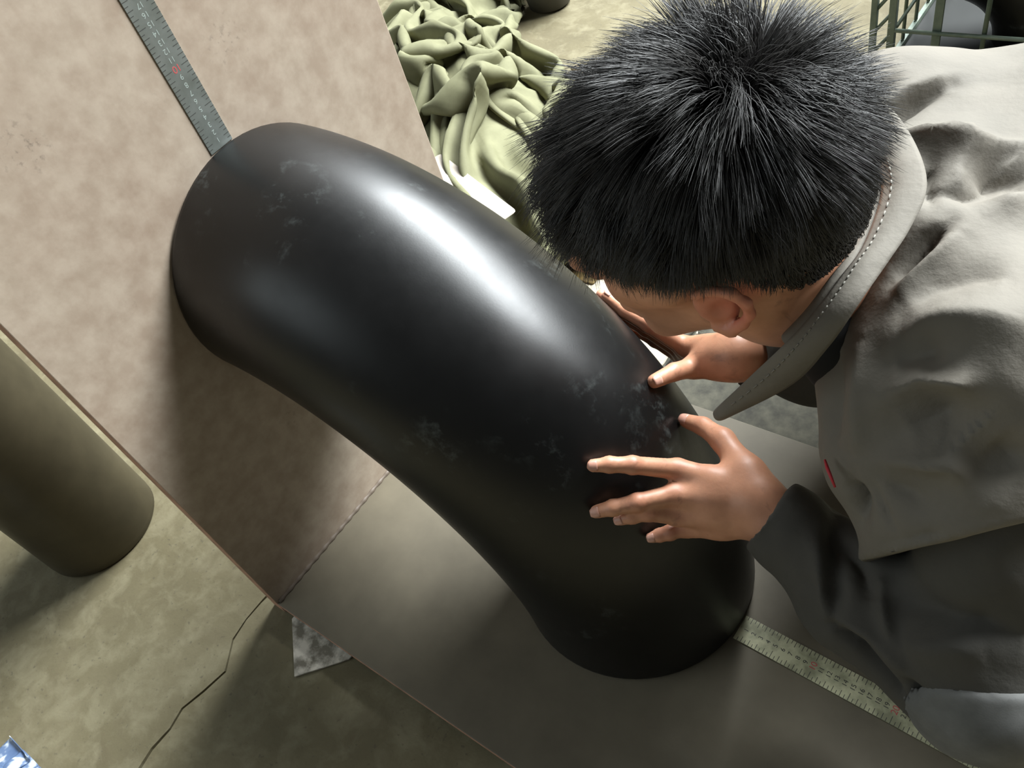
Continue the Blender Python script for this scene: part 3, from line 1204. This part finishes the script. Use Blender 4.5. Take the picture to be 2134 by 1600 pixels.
def jacket_ops():
    o = []
    U = lambda fn, k: o.append(('u', fn, k))
    U(p_cap(LSH + V3(-.02, .02, -.03), RSH + V3(.01, .0, -.03), .080), 0)
    U(p_cap(MID + V3(.03, .02, -.085), MID * .5 + PEL * .5 + V3(0, 0, -.03), .150, .150), .09)
    U(p_cap(MID * .5 + PEL * .5 + V3(0, 0, -.03), PEL, .150, .155), .08)
    U(p_cap(C7 + V3(.01, .02, -.05), MID + V3(.03, .02, -.06), .075, .12), .06)
    U(p_cap(LSH, SLV + V3(-.01, 0, 0), .072, .088), .05)
    U(p_cap(SLV + V3(-.01, 0, 0), SLV + V3(-.012, 0, 0) + sdir * .06, .090, .092), .02)
    U(p_cap(V3(0.745, 0.375, 0.47), V3(0.752, 0.335, 0.43), .050, .042), .06)
    U(p_cap(RSH, RSH * .3 + REL * .7, .070, .074), .05)
    U(p_cap(RSH + V3(.02, .02, -.035), MID * .4 + PEL * .6 + V3(-.075, .055, -.02), .072, .092), .08)
    o.append(('s', p_cap(H(-.03, 0, -.06), C7 + V3(-.02, -.005, -.03), .062, .060), .01))
    o.append(('s', p_slab(HEMP, hemn, .19, SLV + sdir * .08), .004))
    o.append(('s', p_cap(SLV - sdir * .03, SLV + sdir * .15, .069, .073), .004))
    o.append(('s', p_slab(RSH * .35 + REL * .65, (REL - RSH) / .31, .14, RSH * .3 + REL * .7), .004))
    return o


JV, JQ = skin(jacket_ops(), (0.46, 0.16, 0.12), (1.24, 1.14, 0.72), 0.0040)
JN = vnormals(JV, JQ)
FOLDS = [
    ([(0.6636, 0.5490, 0.5922), (0.6660, 0.5844, 0.5896), (0.6778, 0.6045, 0.5934), (0.7008, 0.6365, 0.5929)], 0.0099, -0.0248),
    ([(0.6499, 0.5765, 0.5846), (0.6576, 0.5960, 0.5910), (0.6710, 0.6180, 0.5951), (0.6984, 0.6514, 0.5920)], 0.0081, 0.0093),
    ([(0.6338, 0.5904, 0.5836), (0.6404, 0.6074, 0.5917), (0.6501, 0.6280, 0.5979)], 0.0054, -0.0093),
    ([(0.6834, 0.5196, 0.6039), (0.7142, 0.5182, 0.6112), (0.7489, 0.5257, 0.6102), (0.7851, 0.5562, 0.5977)], 0.0099, 0.0217),
    ([(0.7259, 0.4877, 0.6115), (0.6900, 0.7847, 0.3913), (0.7731, 0.5054, 0.6051), (0.7996, 0.5286, 0.5947)], 0.0162, -0.0310),
    ([(0.7389, 0.4659, 0.6067), (0.7619, 0.4723, 0.6047), (0.7809, 0.4917, 0.6014), (0.8026, 0.5164, 0.5949)], 0.0108, -0.0155),
    ([(0.7250, 0.4957, 0.6127), (0.7301, 0.4703, 0.6086), (0.7423, 0.4515, 0.6018)], 0.0081, -0.0124),
    ([(0.7507, 0.4390, 0.5946), (0.7129, 0.7636, 0.3490), (0.7873, 0.4830, 0.5977), (0.8060, 0.5040, 0.5931)], 0.0126, 0.0155),
    ([(0.7581, 0.4427, 0.5959), (0.7495, 0.4235, 0.5875), (0.7412, 0.4083, 0.5780), (0.7336, 0.3962, 0.5682)], 0.0063, -0.0155),
    ([(0.7664, 0.4391, 0.5938), (0.7572, 0.4164, 0.5858), (0.7475, 0.3958, 0.5756), (0.7394, 0.3806, 0.5634)], 0.0090, 0.0109),
    ([(0.7530, 0.3707, 0.5695), (0.7665, 0.3879, 0.5837), (0.7890, 0.3979, 0.5918), (0.8106, 0.3977, 0.5964)], 0.0144, -0.0109),
    ([(0.7540, 0.3504, 0.5578), (0.7806, 0.3551, 0.5816), (0.8099, 0.3586, 0.5916), (0.8404, 0.3585, 0.5889)], 0.0162, 0.0124),
    ([(0.7544, 0.3323, 0.5437), (0.7785, 0.3362, 0.5662), (0.7851, 0.5529, 0.3441), (0.8489, 0.3368, 0.5730)], 0.0126, -0.0139),
    ([(0.7582, 0.3163, 0.5227), (0.7817, 0.3213, 0.5511), (0.8073, 0.3201, 0.5589), (0.8303, 0.3713, 0.4843), (0.8612, 0.3160, 0.5368)], 0.0108, 0.0170),
    ([(0.7790, 0.3011, 0.5094), (0.7990, 0.3056, 0.5326), (0.8154, 0.3394, 0.4830), (0.8371, 0.2945, 0.5150)], 0.0216, -0.0248),
    ([(0.8370, 0.3004, 0.5253), (0.8537, 0.3008, 0.5170), (0.8682, 0.3061, 0.5131)], 0.0180, -0.0124),
    ([(0.7669, 0.2920, 0.4756), (0.7913, 0.2903, 0.4926), (0.8177, 0.2886, 0.5048), (0.8428, 0.3062, 0.4783)], 0.0108, 0.0124),
    ([(0.7747, 0.2828, 0.4657), (0.7982, 0.2771, 0.4685), (0.8230, 0.2902, 0.4604)], 0.0108, -0.0093),
    ([(0.8066, 0.2862, 0.4617), (0.8276, 0.2951, 0.4669), (0.8545, 0.2831, 0.4858)], 0.0108, 0.0109),
    ([(0.7067, 0.3583, 0.5196), (0.7101, 0.3361, 0.5020), (0.7149, 0.3210, 0.4768), (0.7273, 0.3015, 0.4601)], 0.0180, -0.0155),
    ([(0.7273, 0.3571, 0.5406), (0.7353, 0.3289, 0.5215), (0.7428, 0.3082, 0.4936), (0.7525, 0.2916, 0.4673)], 0.0126, 0.0093),
    ([(0.7488, 0.2837, 0.4476), (0.7585, 0.2751, 0.4371), (0.7635, 0.2710, 0.4126)], 0.0090, -0.0217),
    ([(0.7648, 0.2825, 0.4595), (0.7781, 0.2719, 0.4480), (0.7959, 0.2592, 0.4360)], 0.0036, -0.0054),
    ([(0.7884, 0.2553, 0.4170), (0.8174, 0.2573, 0.4498), (0.8441, 0.2759, 0.4619), (0.8694, 0.2927, 0.4761)], 0.0045, -0.0054)]
#FOLDS#
JV = stroke_disp(JV, JN, FOLDS)
JN = vnormals(JV, JQ)
JV = JV + JN * (0.0022 * vnoise(JV * 16) + 0.0012 * vnoise(JV * 37))[:, None]
jacket = mesh_np('jacket', JV, JQ, MAT_JACKET, person)
tag(jacket, 'grey cotton work jacket')


def loft(name, A, B, bulge, mat, parent, rows=6, thick=0.0022, sub=2):
    """a strip of cloth between two edges, bowed outward"""
    A, B = np.array(A), np.array(B)

    def fine(X, n=60):
        t = np.linspace(0, len(X) - 1, n)
        i = np.clip(t.astype(int), 0, len(X) - 2)
        f = (t - i)[:, None]
        m = np.gradient(X, axis=0)
        h = lambda a, b, c, d, f: (2 * f**3 - 3 * f**2 + 1) * a + (f**3 - 2 * f**2 + f) * c + (-2 * f**3 + 3 * f**2) * b + (f**3 - f**2) * d
        return h(X[i], X[i + 1], m[i], m[i + 1], f)
    A, B = fine(A), fine(B)
    T = np.gradient(A, axis=0)
    nrm = np.cross(T, B - A)
    nrm /= np.linalg.norm(nrm, axis=1)[:, None] + 1e-9
    if (nrm @ V3(0.1, -0.4, 0.9)).mean() < 0:
        nrm = -nrm
    P = np.stack([A + (B - A) * f + nrm * bulge * math.sin(math.pi * f) for f in np.linspace(0, 1, rows)], 1)
    o = sheet_obj(name, P, mat, thick, 1)
    o.parent = parent
    return o


INNER = [(0.6195, 0.5545, 0.5519), (0.6439, 0.5468, 0.5777), (0.6798, 0.4982, 0.6049), (0.704, 0.4495, 0.6089), (0.7136, 0.3847, 0.607), (0.7095, 0.3436, 0.6046), (0.7007, 0.3213, 0.5894),
         (0.6835, 0.3133, 0.56), (0.6512, 0.317, 0.5032), (0.6069, 0.3225, 0.422)]
OUTER = [(0.6309, 0.6113, 0.5777), (0.6629, 0.5795, 0.5972), (0.707, 0.5107, 0.6131), (0.7386, 0.4504, 0.6158), (0.7411, 0.4068, 0.6084), (0.7375, 0.368, 0.6043), (0.731, 0.3286, 0.5936),
         (0.7158, 0.3145, 0.5578), (0.6836, 0.3227, 0.4968), (0.6157, 0.322, 0.4152)]
BAND = [(0.6164, 0.5512, 0.5454), (0.6399, 0.5466, 0.5708), (0.6728, 0.5012, 0.5981), (0.6959, 0.454, 0.6037), (0.7053, 0.3909, 0.603), (0.7015, 0.3505, 0.6009), (0.6926, 0.3296, 0.5838),
        (0.6757, 0.3223, 0.5546)]
OUTER = [tuple(np.array(a) * .08 + np.array(b) * .92) for a, b in zip(INNER, OUTER)]
for k_ in range(1, 8):
    OUTER[k_] = tuple(np.array(OUTER[k_]) + V3(0, -.001, .007))
col_ = loft('collar', INNER, OUTER, 0.005, MAT_JACKET, jacket)
# a row of stitches along the collar
me_ = col_.data
cv = np.empty(len(me_.vertices) * 3, np.float32)
me_.vertices.foreach_get('co', cv)
cv = cv.reshape(-1, 6, 3)
bm = bmesh.new()
for row, fr in ((1, .3),):
    path = cv[:, row] * (1 - fr) + cv[:, row + 1] * fr if row < 5 else cv[:, row]
    nrm_ = np.cross(np.gradient(path, axis=0), cv[:, 5] - cv[:, 0])
    nrm_ /= np.linalg.norm(nrm_, axis=1)[:, None] + 1e-9
    if nrm_[:, 2].mean() < 0:
        nrm_ = -nrm_
    for k_ in range(6, 57):
        a_, b_ = path[k_] + nrm_[k_] * .0026, path[k_] * .45 + path[k_ + 1] * .55 + nrm_[k_] * .0026
        add_tube(bm, [a_, b_], 0.0006, 5)
tag(mesh_bm('stitches', bm, plain('thread', lin(124, 121, 113), None, rough=0.8), jacket, True), kind='stuff')
loft('collar_band', BAND, [tuple(np.array(a) - V3(0, 0, .004)) for a in INNER[:8]], 0.002, MAT_JACKET, jacket, 4, 0.0016)

# dark shirt under the open collar
sh_ops = [('u', p_cap(C7 + V3(-.01, 0, -.085), MID + V3(.02, .012, -.08), .066, .075), 0), ('u', p_cap(V3(0.690, 0.395, 0.50), V3(0.73, 0.40, 0.45), .045, .05), .04),
          ('u', p_cap(MID + V3(.03, .02, -.10), MID * .5 + PEL * .5 + V3(0, 0, -.05), .110, .105), .06), ('u', p_cap(LSH + V3(-.02, .03, -.045), RSH + V3(.02, -.03, -.045), .047), .04)]
Vs, Qs = skin(sh_ops, (0.5, 0.25, 0.2), (1.1, 0.95, 0.66), 0.007)
tag(mesh_np('undershirt', Vs, Qs, MAT_SHIRT, person), 'black shirt at the open collar')


# dark inner sleeves reaching to the wrists
def sleeve(name, sh, elb, wr, lo, hi, drop):
    f = (wr - elb) / np.linalg.norm(wr - elb)
    end = wr - f * 0.012
    mid = elb * .5 + wr * .5
    ops = [('u', p_cap(sh * .75 + elb * .25, elb, .056, .066), 0), ('u', p_cap(elb, mid + drop, .068, .056), .04), ('u', p_cap(mid + drop, end - f * .03, .055, .043), .03),
           ('u', p_cap(end - f * .05, end + f * .02, .041, .040), .012), ('s', p_slab(end, f, .09, end + f * .03), .003), ('s', p_cap(end - f * .02, end + f * .04, .034, .036), .003)]
    V_, Q_ = skin(ops, lo, hi, 0.0035)
    return V_, Q_, ops


SV, SQ, SLEEVE_OPS = sleeve('inner_sleeve', LSH, LEL, LWR, (0.60, 0.14, 0.11), (1.0, 0.46, 0.54), V3(0, -.004, -.014))
SN = vnormals(SV, SQ)
SFOLDS = [
    ([(0.7210, 0.3387, 0.3037), (0.7398, 0.2950, 0.3203), (0.7531, 0.2544, 0.3052), (0.7613, 0.2323, 0.2836)], 0.0090, -0.0150),
    ([(0.7112, 0.3143, 0.3141), (0.7302, 0.2732, 0.3195), (0.7453, 0.2484, 0.2986), (0.7604, 0.2293, 0.2778)], 0.0072, 0.0090),
    ([(0.7434, 0.3036, 0.3187), (0.7692, 0.2828, 0.3186), (0.7884, 0.2561, 0.3069)], 0.0108, -0.0150),
    ([(0.7620, 0.2307, 0.2822), (0.7889, 0.2254, 0.2744), (0.8211, 0.2124, 0.2525), (0.8368, 0.2075, 0.2378)], 0.0090, -0.0210),
    ([(0.7622, 0.2351, 0.2895), (0.7928, 0.2353, 0.2907), (0.8275, 0.2218, 0.2846), (0.8524, 0.2104, 0.2758)], 0.0090, 0.0105),
    ([(0.7817, 0.2842, 0.3179), (0.7972, 0.2549, 0.3081), (0.8126, 0.2378, 0.2970)], 0.0072, 0.0105),
    ([(0.7965, 0.2677, 0.3131), (0.8384, 0.2542, 0.3415), (0.8741, 0.2514, 0.3566), (0.9071, 0.2651, 0.3472)], 0.0180, -0.0180),
    ([(0.8224, 0.2331, 0.2972), (0.8556, 0.2401, 0.3305), (0.8820, 0.2452, 0.3403)], 0.0180, 0.0120),
    ([(0.8322, 0.2205, 0.2823), (0.8502, 0.2077, 0.2677), (0.8679, 0.1976, 0.2466), (0.8766, 0.1996, 0.2033)], 0.0090, -0.0180),
    ([(0.6782, 0.2775, 0.3170), (0.7045, 0.2731, 0.2884), (0.7362, 0.2538, 0.3002)], 0.0072, -0.0060)]
#SFOLDS#
SV = stroke_disp(SV, SN, SFOLDS)
SV = SV + vnormals(SV, SQ) * (0.0025 * vnoise(SV * 22) + 0.0012 * vnoise(SV * 50))[:, None]
slv = mesh_np('inner_sleeve', SV, SQ, MAT_DARKCL, person)
tag(slv, 'dark grey sleeve over the near forearm')
# sewn patch: the sleeve surface round the elbow, one cloth thickness proud
pc = V3(0.905, 0.235, 0.245)
pk = [('u', lambda P: sdf_eval(SLEEVE_OPS, P) - .0035, 0), ('i', p_ell(pc, (.075, .062, .062)), .003), ('s', lambda P: sdf_eval(SLEEVE_OPS, P) + .004, 0)]
pv, pq = skin(pk, pc - .09, pc + .09, 0.0035)
pv = pv + vnormals(pv, pq) * (0.0025 * vnoise(pv * 22) + 0.0012 * vnoise(pv * 50))[:, None]
pt = mesh_np('elbow_patch', pv, pq, plain('patch_cloth', lin(84, 84, 82), lin(104, 104, 102), 22, 0.85, 0, 0.2, 700, 0.0004), slv)
V_, Q_, _ = sleeve('inner_sleeve', RSH, REL, RWR, (0.50, 0.36, 0.14), (0.82, 0.78, 0.56), V3(0, 0, -.01))
tag(mesh_np('inner_sleeve', V_, Q_, MAT_DARKCL, person), 'dark grey sleeve over the far forearm')

# red cord end at the jacket edge
bm = bmesh.new()
add_tube(bm, [(0.7254, 0.2904, 0.4537), (0.7301, 0.2838, 0.4532), (0.7348, 0.2781, 0.4532), (0.741, 0.2733, 0.4458)], [0.0010, 0.0016, 0.0015, 0.0010], 8)
tag(mesh_bm('red_cord', bm, plain('red_cord', lin(176, 40, 52), None, rough=0.6), jacket, True), 'red cord end')

# trousers and boots
tr = []
for hp, kn, an in ((LHIP, LKN, LAN), (RHIP, RKN, RAN)):
    tr += [('u', p_cap(hp, kn, .100, .072), .05), ('u', p_cap(kn, an + V3(0, 0, .03), .070, .058), .03)]
tr = [('u', p_cap(LHIP, RHIP, .115), 0)] + tr
Vt, Qt = skin(tr, (0.46, 0.36, -0.025), (1.4, 1.34, 0.62), 0.009)
Vt = Vt + vnormals(Vt, Qt) * (0.004 * vnoise(Vt * 14))[:, None]
tag(mesh_np('trousers', Vt, Qt, MAT_TROUS, person), 'grey work trousers')
MAT_BOOT = plain('boot', lin(40, 38, 36), None, rough=0.6)
for an, kn in ((LAN, LKN), (RAN, RKN)):
    fw = (kn - an) * V3(1, 1, 0)
    fw /= np.linalg.norm(fw)
    b_ = V3(an[0], an[1], FZ)
    bo = [('u', p_cap(b_ - fw * .03 + V3(0, 0, .045), b_ + fw * .16 + V3(0, 0, .038), .044, .038), 0), ('u', p_cap(b_ + V3(0, 0, .05), b_ + V3(0, 0, .13), .046, .050), .03),
          ('s', lambda P: P[:, 2] - FZ - .0005, .003)]
    Vb, Qb = skin(bo, b_ - V3(.26, .26, .02), b_ + V3(.26, .26, .22), 0.007)
    mesh_np('boot', Vb, Qb, MAT_BOOT, person)
